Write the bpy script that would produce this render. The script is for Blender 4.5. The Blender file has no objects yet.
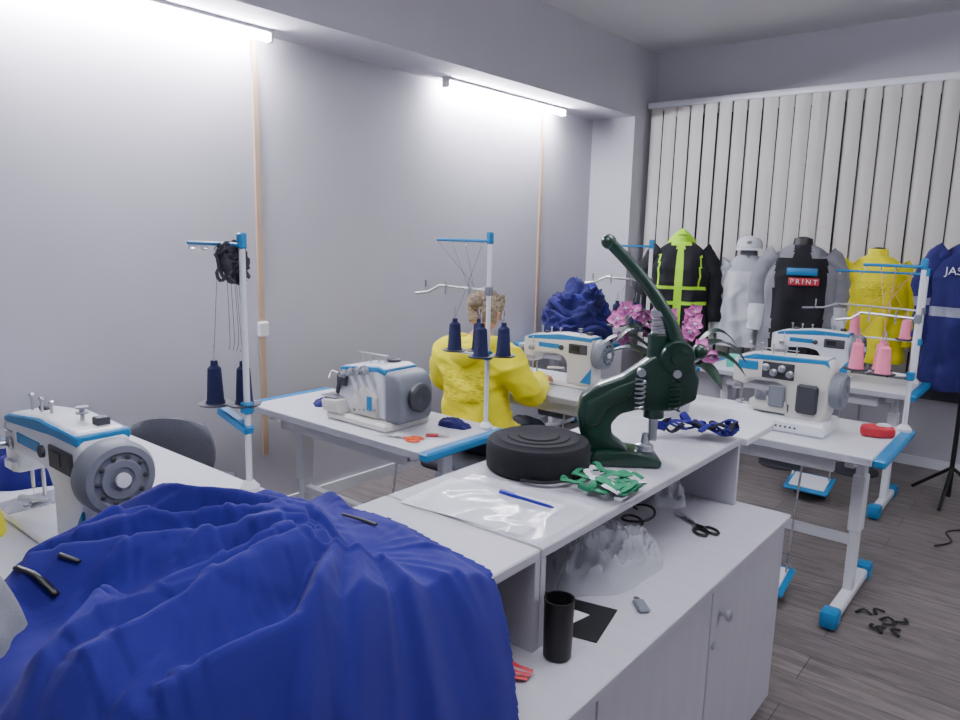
import bpy, bmesh, math, random
from mathutils import Vector, Matrix, Euler, noise
random.seed(7)
V=Vector
# ------------------------------------------------------------ materials
def lin(c): return tuple(((x/255)/12.92 if x/255<=.04045 else ((x/255+.055)/1.055)**2.4) for x in c)
MATS={}
def mat(name,rgb,rough=.6,metal=0,var=0.0,vs=8,bump=0,bs=60,emit=0,alpha=1,trans=0,sheen=0,coat=0,stretch=(1,1,1)):
    if name in MATS: return MATS[name]
    m=bpy.data.materials.new(name);m.use_nodes=True;nt=m.node_tree;b=nt.nodes['Principled BSDF']
    c=lin(rgb);b.inputs['Base Color'].default_value=(*c,1);b.inputs['Roughness'].default_value=rough;b.inputs['Metallic'].default_value=metal
    if sheen:b.inputs['Sheen Weight'].default_value=sheen;b.inputs['Sheen Roughness'].default_value=.5
    if coat:b.inputs['Coat Weight'].default_value=coat
    if emit:
        b.inputs['Emission Color'].default_value=(*c,1);b.inputs['Emission Strength'].default_value=emit
    if alpha<1:b.inputs['Alpha'].default_value=alpha
    if trans:b.inputs['Transmission Weight'].default_value=trans
    tc=nt.nodes.new('ShaderNodeTexCoord');mp=nt.nodes.new('ShaderNodeMapping');mp.inputs['Scale'].default_value=stretch
    nt.links.new(tc.outputs['Object'],mp.inputs[0])
    n=nt.nodes.new('ShaderNodeTexNoise');n.inputs['Scale'].default_value=vs;n.inputs['Detail'].default_value=4
    nt.links.new(mp.outputs[0],n.inputs['Vector'])
    if var:
        r=nt.nodes.new('ShaderNodeValToRGB');r.color_ramp.elements[0].position=.3;r.color_ramp.elements[1].position=.7
        r.color_ramp.elements[0].color=(*[x*(1-var) for x in c],1);r.color_ramp.elements[1].color=(*[min(1,x*(1+var)) for x in c],1)
        nt.links.new(n.outputs['Fac'],r.inputs[0]);nt.links.new(r.outputs[0],b.inputs['Base Color'])
    else:
        mr=nt.nodes.new('ShaderNodeMapRange');mr.inputs['To Min'].default_value=max(0,rough-.05);mr.inputs['To Max'].default_value=min(1,rough+.05)
        nt.links.new(n.outputs['Fac'],mr.inputs['Value']);nt.links.new(mr.outputs[0],b.inputs['Roughness'])
    if bump:
        n2=nt.nodes.new('ShaderNodeTexNoise');n2.inputs['Scale'].default_value=bs;n2.inputs['Detail'].default_value=5
        nt.links.new(tc.outputs['Object'],n2.inputs['Vector'])
        bp=nt.nodes.new('ShaderNodeBump');bp.inputs['Strength'].default_value=bump;bp.inputs['Distance'].default_value=.01
        nt.links.new(n2.outputs['Fac'],bp.inputs['Height']);nt.links.new(bp.outputs[0],b.inputs['Normal'])
    MATS[name]=m;return m
M_wall=mat('wall_paint',(188,187,195),.85,var=.02,vs=3,bump=.05,bs=180)
M_ceil=mat('ceiling_paint',(212,212,214),.9,var=.02,vs=2)
M_white=mat('white_enamel',(222,224,230),.38,coat=.2)
M_lam=mat('white_laminate',(205,206,214),.45,var=.015,vs=2)
M_edge=mat('laminate_edge',(170,172,182),.5)
M_cab=mat('cabinet_laminate',(180,179,188),.5,var=.03,vs=4,stretch=(1,8,1))
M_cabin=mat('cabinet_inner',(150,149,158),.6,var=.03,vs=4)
M_blue=mat('machine_blue',(26,118,172),.45)
M_grey=mat('motor_grey',(112,116,126),.5)
M_dgrey=mat('dark_grey',(55,57,63),.55)
M_black=mat('black_plastic',(16,16,20),.45)
M_steel=mat('steel',(190,192,198),.28,metal=.9)
M_cream=mat('machine_cream',(208,206,200),.4)
M_royal=mat('royal_fabric',(16,13,112),.92,var=.08,vs=5,bump=.15,bs=600,sheen=.03)
M_navy=mat('navy_fabric',(18,20,88),.9,var=.12,vs=6,bump=.25,bs=400,sheen=.05)
M_blk=mat('black_fabric',(20,21,27),.95,var=.1,vs=6,bump=.2,bs=400)
M_lime=mat('neon_lime_fabric',(168,228,30),.8,bump=.2,bs=400)
M_yel=mat('yellow_fleece',(240,228,8),.9,var=.04,vs=7,bump=.3,bs=350,sheen=.1)
M_gfab=mat('grey_fabric',(128,130,136),.95,var=.07,vs=9,bump=.3,bs=300)
M_wfab=mat('white_fabric',(206,208,214),.9,var=.04,vs=9,bump=.2,bs=300)
M_refl=mat('reflective_tape',(140,145,160),.4,metal=.3)
M_skin=mat('skin',(205,150,125),.6,var=.04,vs=20)
M_hair=mat('hair',(136,118,98),.75,var=.35,vs=18,bump=.5,bs=120,stretch=(1,1,6))
M_jean=mat('dark_jeans',(38,42,60),.9,var=.1,vs=14,bump=.2,bs=400)
M_press=mat('green_enamel',(6,46,33),.32,var=.12,vs=12,coat=.4)
M_thr=mat('navy_thread',(18,24,70),.85,bump=.5,bs=260,stretch=(1,1,20))
M_pink=mat('pink_thread',(232,128,158),.85,bump=.4,bs=260)
M_petal=mat('orchid_petal',(224,130,196),.6,var=.25,vs=30)
M_leaf=mat('leaf',(16,44,30),.4,var=.3,vs=10)
M_stem=mat('stem',(66,92,40),.6)
M_red=mat('red_plastic',(180,34,50),.5)
M_green=mat('green_textile',(30,120,84),.85,var=.2,vs=20)
M_paper=mat('paper',(222,222,228),.7,var=.02,vs=12)
M_plas=mat('clear_plastic_film',(225,228,236),.12,alpha=.34)
M_pen=mat('pen_blue',(24,34,150),.3)
M_tan=mat('tan_trim',(186,160,136),.6,var=.06,vs=5)
M_tube=mat('lamp_tube_glow',(244,243,255),.4,emit=330)
M_panel=mat('added_lamp_glow',(240,242,255),.4,emit=14)  # glow for the added pendants out of view
M_blind=mat('blind_fabric',(200,197,192),.85,var=.04,vs=3,bump=.15,bs=300)
M_glass=mat('window_glass',(70,74,82),.2,coat=.3)
M_pot=mat('pot_ceramic',(190,190,196),.35)
M_tangle=mat('grey_yarn',(60,60,68),.95,var=.3,vs=40)
M_orange=mat('orange_plastic',(226,92,40),.45)
def print_mat(name,base,ink,sx,sz,a=.44,bb=.5):
    if name in MATS:return MATS[name]
    m=bpy.data.materials.new(name);m.use_nodes=True;nt=m.node_tree;b=nt.nodes['Principled BSDF'];b.inputs['Roughness'].default_value=.9
    tc=nt.nodes.new('ShaderNodeTexCoord');mp=nt.nodes.new('ShaderNodeMapping');mp.inputs['Scale'].default_value=(sx,sx,sz)
    n=nt.nodes.new('ShaderNodeTexNoise');n.inputs['Scale'].default_value=1;n.inputs['Detail'].default_value=3
    r=nt.nodes.new('ShaderNodeValToRGB');r.color_ramp.interpolation='LINEAR';e=r.color_ramp.elements
    e[0].position=a;e[0].color=(*lin(ink),1);e[1].position=bb;e[1].color=(*lin(base),1)
    nt.links.new(tc.outputs['Object'],mp.inputs[0]);nt.links.new(mp.outputs[0],n.inputs['Vector']);nt.links.new(n.outputs['Fac'],r.inputs[0]);nt.links.new(r.outputs[0],b.inputs['Base Color'])
    MATS[name]=m;return m
M_print=print_mat('yellow_print',(238,226,10),(188,178,30),30,150,.38,.52)
M_print2=print_mat('sweatshirt_print',(238,226,12),(190,182,50),60,150,.38,.50)
M_camo=print_mat('headscarf',(170,156,132),(112,98,76),60,60)
def floor_mat():
    m=bpy.data.materials.new('floor_laminate');m.use_nodes=True;nt=m.node_tree;b=nt.nodes['Principled BSDF'];b.inputs['Roughness'].default_value=.38
    tc=nt.nodes.new('ShaderNodeTexCoord');mp=nt.nodes.new('ShaderNodeMapping')
    nt.links.new(tc.outputs['Object'],mp.inputs[0])
    br=nt.nodes.new('ShaderNodeTexBrick');br.inputs['Scale'].default_value=1;br.inputs['Brick Width'].default_value=1.25;br.inputs['Row Height'].default_value=.19
    br.inputs['Mortar Size'].default_value=.002;br.inputs['Color1'].default_value=(*lin((116,109,107)),1);br.inputs['Color2'].default_value=(*lin((134,127,124)),1);br.inputs['Mortar'].default_value=(*lin((76,72,71)),1)
    nt.links.new(mp.outputs[0],br.inputs['Vector'])
    mp2=nt.nodes.new('ShaderNodeMapping');mp2.inputs['Scale'].default_value=(2.6,22,1);nt.links.new(tc.outputs['Object'],mp2.inputs[0])
    n=nt.nodes.new('ShaderNodeTexNoise');n.inputs['Scale'].default_value=1.6;n.inputs['Detail'].default_value=7;n.inputs['Distortion'].default_value=1.2;nt.links.new(mp2.outputs[0],n.inputs['Vector'])
    r=nt.nodes.new('ShaderNodeValToRGB');r.color_ramp.elements[0].position=.35;r.color_ramp.elements[0].color=(.50,.48,.48,1);r.color_ramp.elements[1].position=.62;r.color_ramp.elements[1].color=(1,1,1,1)
    nt.links.new(n.outputs['Fac'],r.inputs[0])
    mx=nt.nodes.new('ShaderNodeMix');mx.data_type='RGBA';mx.blend_type='MULTIPLY';mx.inputs[0].default_value=.85
    nt.links.new(br.outputs['Color'],mx.inputs[6]);nt.links.new(r.outputs[0],mx.inputs[7]);nt.links.new(mx.outputs[2],b.inputs['Base Color'])
    return m
M_floor=floor_mat()
# ------------------------------------------------------------ builder
def catmull(P,k=6):
    P=[V(p) for p in P];out=[]
    for i in range(len(P)-1):
        p0=P[max(i-1,0)];p1=P[i];p2=P[i+1];p3=P[min(i+2,len(P)-1)]
        for j in range(k):
            t=j/k;out.append(.5*((2*p1)+(p2-p0)*t+(2*p0-5*p1+4*p2-p3)*t*t+(3*p1-p0-3*p2+p3)*t**3))
    out.append(P[-1]);return out
class O:
    def __init__(s,name):s.name=name;s.v=[];s.f=[];s.mi=[];s.mats=[]
    def idx(s,m):
        if m not in s.mats:s.mats.append(m)
        return s.mats.index(m)
    def raw(s,vs,fs,m,M=None):
        o=len(s.v);s.v+=[tuple((M@V(p)) if M else p) for p in vs]
        for i,f in enumerate(fs):
            s.f.append(tuple(a+o for a in f));s.mi.append(s.idx(m[i] if isinstance(m,list) else m))
    def bm(s,bm,m,M=None):
        bm.verts.ensure_lookup_table();bm.verts.index_update()
        s.raw([tuple(v.co) for v in bm.verts],[[v.index for v in f.verts] for f in bm.faces],m,M);bm.free()
    def box(s,c,d,m,rot=(0,0,0),bev=.003,seg=1):
        b=bmesh.new();bmesh.ops.create_cube(b,size=1)
        for v in b.verts:v.co=V((v.co.x*d[0],v.co.y*d[1],v.co.z*d[2]))
        bev=min(bev,min(d)*.45)
        if bev>0:bmesh.ops.bevel(b,geom=b.edges[:],offset=bev,segments=seg,affect='EDGES',profile=.5)
        s.bm(b,m,Matrix.Translation(c)@Euler(rot).to_matrix().to_4x4())
    def bb(s,x0,x1,y0,y1,z0,z1,m,bev=.003):
        s.box(((x0+x1)/2,(y0+y1)/2,(z0+z1)/2),(x1-x0,y1-y0,z1-z0),m,bev=bev)
    def prism(s,poly,plane,t0,t1,m,bev=.004,seg=2):
        b=bmesh.new()
        def P(a,c,t):return {'xz':(a,t,c),'yz':(t,a,c),'xy':(a,c,t)}[plane]
        lo=[b.verts.new(P(a,c,t0)) for a,c in poly];hi=[b.verts.new(P(a,c,t1)) for a,c in poly]
        n=len(poly);b.faces.new(lo);b.faces.new(hi[::-1])
        for i in range(n):b.faces.new((lo[i],hi[i],hi[(i+1)%n],lo[(i+1)%n]))
        bmesh.ops.recalc_face_normals(b,faces=b.faces[:])
        if bev>0:bmesh.ops.bevel(b,geom=b.edges[:],offset=bev,segments=seg,affect='EDGES',profile=.5)
        s.bm(b,m)
    def tube(s,pts,r,m,n=8,smooth=0,cap=True,flat=1):
        if smooth:pts2=catmull(pts,smooth)
        else:pts2=[V(p) for p in pts]
        N=len(pts2)
        if isinstance(r,(list,tuple)):
            L=len(r);R=[]
            for i in range(N):
                t=i/(N-1)*(L-1);a=min(int(t),L-2) if L>1 else 0;R.append(r[a]+(r[a+1]-r[a])*(t-a))
        else:R=[r]*N
        T=[(pts2[min(i+1,N-1)]-pts2[max(i-1,0)]).normalized() for i in range(N)]
        up=V((0,0,1)) if abs(T[0].z)<.9 else V((1,0,0))
        nx=T[0].cross(up).normalized();vs=[];fs=[]
        for i in range(N):
            nx=(nx-T[i]*nx.dot(T[i])).normalized();ny=T[i].cross(nx)
            for k in range(n):
                a=2*math.pi*k/n;vs.append(tuple(pts2[i]+(nx*math.cos(a)+ny*math.sin(a)*flat)*R[i]))
        for i in range(N-1):
            for k in range(n):
                a=i*n+k;b=i*n+(k+1)%n;fs.append((a,b,b+n,a+n))
        if cap:fs.append(tuple(range(n))[::-1]);fs.append(tuple((N-1)*n+k for k in range(n)))
        s.raw(vs,fs,m)
    def cyl(s,p,q,r,m,r2=None,n=20):s.tube([p,q],[r,r if r2 is None else r2],m,n=n)
    def lathe(s,prof,c,m,n=28,axis='z',seg_m=None):
        vs=[];fs=[];ms=[]
        for r,z in prof:
            for k in range(n):
                a=2*math.pi*k/n;x,y=r*math.cos(a),r*math.sin(a)
                p={'z':(x,y,z),'x':(z,x,y),'y':(x,z,y)}[axis];vs.append((p[0]+c[0],p[1]+c[1],p[2]+c[2]))
        for i in range(len(prof)-1):
            for k in range(n):
                a=i*n+k;b=i*n+(k+1)%n;fs.append((a,b,b+n,a+n));ms.append(seg_m[i] if seg_m else m)
        if prof[0][0]>1e-4:fs.append(tuple(range(n))[::-1]);ms.append(m)
        if prof[-1][0]>1e-4:fs.append(tuple((len(prof)-1)*n+k for k in range(n)));ms.append(m)
        s.raw(vs,fs,ms)
    def ell(s,c,r,m,rot=(0,0,0),n=20,nz=0,nf=8):
        b=bmesh.new();bmesh.ops.create_uvsphere(b,u_segments=n,v_segments=max(8,n*2//3),radius=1)
        for v in b.verts:
            d=1+(nz*noise.noise(v.co*nf*.3+V(c)*3) if nz else 0);v.co=V((v.co.x*r[0],v.co.y*r[1],v.co.z*r[2]))*d
        s.bm(b,m,Matrix.Translation(c)@Euler(rot).to_matrix().to_4x4())
    def text(s,t,size,M,m,ext=.001):
        cu=bpy.data.curves.new('t','FONT');cu.body=t;cu.size=size;cu.extrude=ext;cu.align_x='CENTER';cu.align_y='CENTER'
        ob=bpy.data.objects.new('t',cu);bpy.context.collection.objects.link(ob)
        dg=bpy.context.evaluated_depsgraph_get();me=bpy.data.meshes.new_from_object(ob.evaluated_get(dg))
        s.raw([tuple(v.co) for v in me.vertices],[tuple(p.vertices) for p in me.polygons],m,M)
        bpy.data.objects.remove(ob);bpy.data.curves.remove(cu);bpy.data.meshes.remove(me)
    def done(s,loc=(0,0,0),rz=0,angle=35,scale=1):
        me=bpy.data.meshes.new(s.name);me.from_pydata(s.v,[],s.f)
        for m in s.mats:me.materials.append(m)
        me.polygons.foreach_set('material_index',s.mi);me.polygons.foreach_set('use_smooth',[True]*len(s.f))
        me.update();
        b=bmesh.new();b.from_mesh(me);bmesh.ops.recalc_face_normals(b,faces=b.faces[:]);b.to_mesh(me);b.free()
        me.set_sharp_from_angle(angle=math.radians(angle))
        ob=bpy.data.objects.new(s.name,me);bpy.context.collection.objects.link(ob)
        ob.location=loc;ob.rotation_euler=(0,0,rz);ob.scale=(scale,)*3
        return ob
def ridge(p):
    q=p+V((noise.noise(p*1.3),noise.noise(p*1.3+V((5,1,2))),0))*.5
    return 1-abs(noise.noise(q))*2.2
# ------------------------------------------------------------ blue fabric heap
def heap():
    o=O('blue_fabric_heap')
    folds=[]
    def spine(p0,ang,L,w,h,curl):
        P=[];x,y=p0;a=ang
        for k in range(15):
            P.append((x,y));a+=curl/14;x+=L/14*math.cos(a);y+=L/14*math.sin(a)
        folds.append((P,w,h))
    for ang,L,w,h,c in ((-2.75,.62,.036,.052,.5),(-2.35,.60,.030,.048,.3),(-2.0,.62,.040,.056,-.3),(-1.65,.60,.032,.048,.35),(-1.3,.62,.040,.058,-.25),(-.95,.50,.030,.048,.3),(-.6,.44,.036,.052,-.3),(-.2,.34,.028,.04,-.2),(3.1,.55,.036,.035,-.2)):
        spine((-.98+.06*math.cos(ang),.84+.06*math.sin(ang)),ang,L,w,h,c)
    for p,ang,L,w,h,c in (((-1.30,.72),-2.6,.34,.028,.035,.5),((-1.28,.66),-1.8,.45,.034,.048,.4),((-1.38,.60),-2.1,.35,.03,.038,-.5),((-1.15,.98),2.9,.40,.026,.025,.3),((-.75,.70),-1.9,.40,.03,.045,.4),((-1.1,.45),-.6,.40,.034,.048,-.5),((-1.35,.40),-.3,.5,.028,.038,-.4),((-.9,.52),-1.2,.3,.024,.038,.2),((-1.2,.88),-2.9,.4,.022,.025,.6),((-1.05,.62),-2.9,.35,.024,.035,.5)):
        spine(p,ang,L,w,h,c)
    def fold_h(x,y):
        s=0
        for P,w,h in folds:
            bd=9;bi=0
            for i,(px,py) in enumerate(P):
                d=(px-x)**2+(py-y)**2
                if d<bd:bd=d;bi=i
            if bd<.03:
                i0=max(0,bi-1);i1=min(len(P)-1,bi+1)
                ax,ay=P[i0];bx,by=P[i1];dx,dy=bx-ax,by-ay;LL=dx*dx+dy*dy
                t=max(0,min(1,((x-ax)*dx+(y-ay)*dy)/LL));d=math.hypot(x-ax-dx*t,y-ay-dy*t)
                u=bi/(len(P)-1);env=min(1,u*5+.3)*min(1,(1-u)*3.0)
                ww=w*(.7+.7*u)
                s=max(s,h*env*(math.exp(-(d/ww)**2)*.5+math.exp(-d/ww*1.2)*.5))+.25*min(s,.03)
        return min(s,.085)
    x0,x1,y0,y1=-1.66,-.50,.14,1.16
    nx,ny=240,210
    def rr(x,y):
        wx=x+.05*noise.noise(V((x*3.1,y*3.1,0)));wy=y+.05*noise.noise(V((x*3.1,y*3.1,5)))
        wx-=.35*max(0,.66-wy)
        rx=.48 if wx<-1.10 else .52
        return (abs((wx+1.10)/rx)**2.3+abs((wy-.66)/.42)**2.3)**(1/2.3)
    def hgt(x,y):
        r=rr(x,y)
        if x>-.80:b=.962-.245*min(1,(x+.80)/.13)**1.3-(.30*max(0,(x+.635)/.09) if x>-.635 else 0)
        elif x<-1.28:b=.962-.13*min(1,(-1.28-x)/.34)**1.3
        else:b=.962
        z=b+.052*max(0,1-r**3)
        k=max(0,min(1,(1.04-r)*5))
        dx,dy=x+.98,y-.86;rad=math.hypot(dx,dy);an=math.atan2(dy,dx) if dy<0 or dx>0 else math.atan2(dy,dx)-2*math.pi
        pl=1-abs(noise.noise(V((an*2.6+.5*noise.noise(V((rad*3,an,1))),rad*1.6,11))))*2.6
        pl=max(0,pl)**1.5
        far=1-.45*max(0,min(1,(y-.72)/.2))
        z+=k*far*fold_h(x,y)*1.05+k*.020*pl*min(1,rad*4)+k*.010*noise.noise(V((x*8,y*8,3)))+.003*noise.noise(V((x*26,y*26,0)))*k
        if r>.93:z-=.10*min(1,(r-.93)/.12)**1.5*(1 if (x<-1.28) else .25)
        if -1.28<=x<=-.80:z=max(z,.956)
        elif -.80<x<-.62:z=max(z,.727)
        return z
    G={};vs=[];fs=[]
    for i in range(nx+1):
        for j in range(ny+1):
            x=x0+(x1-x0)*i/nx;y=y0+(y1-y0)*j/ny
            if rr(x,y)<1.045:
                G[i,j]=len(vs);vs.append((x,y,hgt(x,y)))
    for i in range(nx):
        for j in range(ny):
            q=[(i,j),(i+1,j),(i+1,j+1),(i,j+1)]
            if all(a in G for a in q):fs.append([G[a] for a in q])
    o.raw(vs,fs,M_royal)
    def strap(pts,w=.006):
        o.tube([(x,y,hgt(x,y)+.006) for x,y in pts],w,M_black,n=6,smooth=5,flat=.5)
    strap([(-1.24,.37),(-1.20,.385),(-1.16,.40)],.007);strap([(-1.20,.42),(-1.17,.44)],.006)
    strap([(-1.12,.93),(-1.08,.95),(-1.04,.955)],.006)
    strap([(-1.38,.64),(-1.36,.68)],.006)
    ob=o.done(angle=180)
    sm=ob.modifiers.new('smooth','SMOOTH');sm.factor=.5;sm.iterations=2
    return ob
heap()
# ------------------------------------------------------------ room
XL,YB,ZC=-3.4,5.98,3.13
ZB=2.575
def wall(n,*a):
    o=O(n);o.bb(*a,bev=0);return o.done()
wall('floor',XL-.1,2.3,-1.7,YB+.1,-.1,0,M_floor)
wall('ceiling',XL-.1,2.3,-1.7,YB+.1,ZC,ZC+.1,M_ceil)
wall('wall_left',XL-.1,XL,-1.7,YB+.1,0,ZC,M_wall)
wall('wall_back',XL,2.2,YB,YB+.1,0,ZC,M_wall)
wall('wall_right',2.2,2.3,-1.7,YB+.1,0,ZC,M_wall)
wall('wall_front',XL,2.2,-1.7,-1.6,0,ZC,M_wall)
wall('ceiling_beam',XL,-3.0,-1.6,YB,ZB,ZC,M_wall)
wall('wall_column',XL,-3.0,5.62,YB,0,ZB,M_wall)
wall('baseboard_back',-3.0,2.2,YB-.015,YB,0,.07,M_white)
wall('baseboard_left',XL,XL+.015,-1.6,5.62,0,.07,M_white)
def chan(n,y,z0,z1):
    o=O(n);o.bb(XL,XL+.012,y-.018,y+.018,z0,z1,M_tan,.002)
    return o
c=chan('trim_1',2.28,.35,ZB);c.bb(XL,XL+.03,2.28-.03,2.28+.03,1.02,1.10,M_white,.006);c.done()
chan('trim_2',4.87,.3,ZB).done()
def tube_lamp(y0,y1):
    o=O('tube_lamp');x=-3.29
    o.bb(x-.03,x+.03,y0,y1,2.556,ZB-.001,M_white,.004)
    o.bb(x-.028,x+.028,y0,y0+.02,2.515,2.566,M_cream,.004);o.bb(x-.028,x+.028,y1-.02,y1,2.515,2.566,M_cream,.004)
    o.tube([(x,y0+.015,2.538),(x,y1-.015,2.538)],.018,M_tube,n=14);o.done()
tube_lamp(.93,2.31);tube_lamp(3.61,5.0)
def added_pend_lamp(x,y):  # unseen lamps, added as pendants so the ceiling gets light too
    o=O('added_pendant_lamp');z=ZC-.35
    o.bb(x-.6,x+.6,y-.04,y+.04,z,z+.03,M_white,.005)
    for s in (-.045,.045):o.tube([(x-.58,y+s*1.6,z+.01),(x+.58,y+s*1.6,z+.01)],.018,M_panel,n=12)
    for s in (-.5,.5):o.cyl((x+s,y,z+.03),(x+s,y,ZC),.004,M_steel,n=6)
    o.done()
PL=((-.6,.4),(-.5,2.2),(1.4,3.4))
for p in PL:added_pend_lamp(*p)
o=O('window_1')
o.bb(-2.95,2.1,YB-.02,YB-.004,.5,2.66,M_glass,0)
for x in (-1.6,-.35,.9,2.06):o.bb(x,x+.06,YB-.05,YB-.002,.9,2.65,M_white)
for z in (.9,2.6):o.bb(-2.85,2.12,YB-.05,YB-.002,z,z+.06,M_white)
o.bb(-2.9,2.15,YB-.11,YB-.002,.84,.88,M_white);o.done()
o=O('vertical_blinds')
o.bb(-2.97,2.15,5.78,5.84,2.655,2.70,M_white)
x=-2.90
while x<2.1:
    a=math.radians(-6+random.uniform(-5,5))
    vs=[];fs=[];w=.0560
    dxs=random.uniform(-.003,.003)
    for j,(zz) in enumerate((.62,1.3,2.0,2.66)):
        for k in range(5):
            t=(k-2)/2;cx=t*w;cy=-.012*(1-t*t)
            vs.append((x+cx*math.cos(a)-cy*math.sin(a)+dxs*(2.66-zz),5.815+cx*math.sin(a)+cy*math.cos(a),zz))
    for j in range(3):
        for k in range(4):
            q=j*5+k;fs.append((q,q+1,q+6,q+5))
    o.raw(vs,fs,M_blind);o.bb(x-.05,x+.05,5.813,5.817,.612,.63,M_white,0);x+=.1165
o.done(angle=60)
# ------------------------------------------------------------ furniture
def sew_table(x0,x1,y0,y1,z=.76,ped=True,name='sewing_table'):
    o=O(name);t=.032
    o.bb(x0+.05,x1-.05,y0,y1,z-t,z,M_lam,.004)
    for a,b in ((x0,x0+.051),(x1-.051,x1)):o.bb(a,b,y0-.002,y1+.002,z-t-.003,z+.0005,M_blue,.008)
    o.bb(x0+.05,x1-.05,y0-.003,y0,z-t,z-.002,M_edge,.001)
    for x in (x0+.14,x1-.14):
        yc=(y0+y1)/2
        o.bb(x-.02,x+.02,yc-.03,yc+.03,.06,z-t-.02,M_white,.006)
        o.bb(x-.027,x+.027,yc-.038,yc+.038,.34,.60,M_white,.006)
        o.bb(x-.025,x+.025,y0+.02,y1-.02,.02,.065,M_white,.008)
        for yy in (y0+.02,y1-.02):o.box((x,yy,.045),(.07,.09,.075),M_blue,bev=.015,seg=2)
        for yy in (y0+.05,y1-.05):o.cyl((x,yy,0),(x,yy,.02),.016,M_black)
        o.bb(x-.02,x+.02,y0+.06,y1-.06,z-t-.04,z-t,M_white,.004)
    o.bb(x0+.14,x1-.14,(y0+y1)/2-.02,(y0+y1)/2+.02,.27,.31,M_white,.004)
    o.bb(x0+.2,x1-.2,y0+.07,y0+.095,z-t-.075,z-t,M_white,.004)
    if ped:
        xc=(x0+x1)/2+.12
        o.box((xc,y0+.10,.10),(.26,.2,.022),M_blue,rot=(.3,0,0),bev=.008)
        o.box((xc,y0+.10,.113),(.21,.15,.01),M_white,rot=(.3,0,0),bev=.004)
        o.box((xc,y0+.16,.05),(.2,.08,.08),M_dgrey,bev=.01)
        o.cyl((xc-.12,(y0+y1)/2,.28),(xc-.12,y0+.14,.11),.008,M_steel,n=8)
        o.cyl((xc+.1,y0+.14,.11),(xc+.1,y0+.25,z-t),.005,M_steel,n=6)
        o.bb(xc-.1,xc+.1,y0+.25,y0+.4,z-t-.16,z-t-.001,M_grey,.01)
    return o.done()
sew_table(-3.2,-1.80,.50,1.32)
sew_table(-3.08,-1.84,1.95,2.46)
sew_table(-3.0,-1.72,3.15,3.76)
sew_table(-3.38,-2.78,4.55,5.3,ped=False)
sew_table(-1.66,-.49,3.11,3.75)
sew_table(-1.92,-.62,4.60,5.12)

def lockstitch(loc,rz=0,name='sewing_machine',body=None,scale=1):
    W=body or M_white
    o=O(name)
    o.bb(-.26,.24,-.09,.09,0,.016,W,.006)
    o.bb(-.255,-.15,-.085,.085,.0162,.019,M_steel,.001)
    o.prism([(.07,.014),(.225,.014),(.235,.06),(.235,.255),(.215,.29),(.02,.295),(-.17,.272),(-.215,.255),(-.225,.21),(-.225,.115),(-.16,.11),(-.145,.165),(-.02,.175),(.045,.165),(.07,.13)],'xz',-.058,.058,W,.016,3)
    o.prism([(-.20,.243),(.10,.262),(.225,.262),(.225,.285),(.02,.290),(-.17,.268),(-.20,.258)],'xz',-.0605,.0605,M_blue,.004,1)
    o.prism([(.16,.03),(.232,.03),(.232,.12)],'xz',-.0602,-.052,M_blue,.002,1)
    o.bb(.085,.205,-.066,-.058,.19,.245,M_dgrey,.004)
    o.bb(.10,.155,-.068,-.065,.205,.235,M_black,.001)
    o.bb(-.12,.02,-.061,-.057,.205,.232,M_blue,.002)
    o.lathe([(.0,.235),(.078,.235),(.082,.245),(.082,.285),(.074,.30),(.06,.302),(.056,.297),(.045,.297),(.042,.304),(.028,.304),(.026,.299),(0,.299)],(0,0,.195),M_grey,n=36,axis='x')
    o.lathe([(0,.304),(.016,.304),(.016,.312),(0,.313)],(0,0,.195),W,n=20,axis='x')
    for k in range(10):
        a=k*math.pi/5;o.ell((.303,.051*math.cos(a),.195+.051*math.sin(a)),(.003,.006,.006),M_dgrey,n=8)
    o.bb(-.236,-.222,-.045,.045,.13,.25,M_cream,.006)
    o.cyl((-.19,-.01,.115),(-.19,-.01,.06),.0045,M_steel,n=10);o.cyl((-.19,-.01,.06),(-.19,-.01,.019),.0012,M_steel,n=6)
    o.cyl((-.175,.01,.115),(-.175,.01,.035),.005,M_steel,n=10)
    o.box((-.18,-.005,.026),(.02,.04,.008),M_steel,bev=.003);o.box((-.18,-.03,.021),(.014,.02,.004),M_steel,bev=.001)
    o.box((-.205,-.035,.15),(.012,.03,.006),M_steel,rot=(.4,0,0))
    o.bb(-.20,-.14,-.068,-.058,.125,.15,M_steel,.003)
    o.lathe([(0,-.085),(.010,-.085),(.012,-.075),(.006,-.072),(.018,-.068),(.018,-.064),(.006,-.062),(.018,-.06),(0,-.058)],(-.165,0,.195),M_steel,n=20,axis='y')
    o.tube([(-.15,-.06,.225),(-.15,-.075,.24),(-.15,-.07,.262)],.003,M_steel,n=6,smooth=3)
    o.lathe([(0,-.066),(.014,-.066),(.015,-.058),(0,-.058)],(.035,0,.215),M_dgrey,n=20,axis='y')
    o.tube([(.06,-.06,.10),(.0,-.085,.10),(-.03,-.09,.095)],[.006,.006,.009],W,n=8)
    for x in (-.12,-.06,.0):
        o.cyl((x,-.02,.28),(x,-.02,.315),.0035,M_steel,n=8);o.ell((x,-.02,.318),(.007,.007,.005),M_steel,n=10)
    o.cyl((.12,0,.29),(.12,0,.325),.005,M_steel,n=10);o.lathe([(0,0),(.014,0),(.014,.003),(.006,.004),(.006,.012),(.014,.013),(.014,.016),(0,.016)],(.12,0,.31),M_steel,n=18)
    o.box((.17,.02,.298),(.03,.03,.02),M_dgrey)
    o.ell((-.10,.0,.285),(.02,.012,.01),M_dgrey,n=10)
    return o.done(loc,rz,scale=scale)
Z=.7605
lockstitch((-2.10,.77,Z),.0,scale=1.14)
lockstitch((-2.24,3.48,Z),0,body=M_cream)
lockstitch((-1.26,4.86,Z),0)

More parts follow.
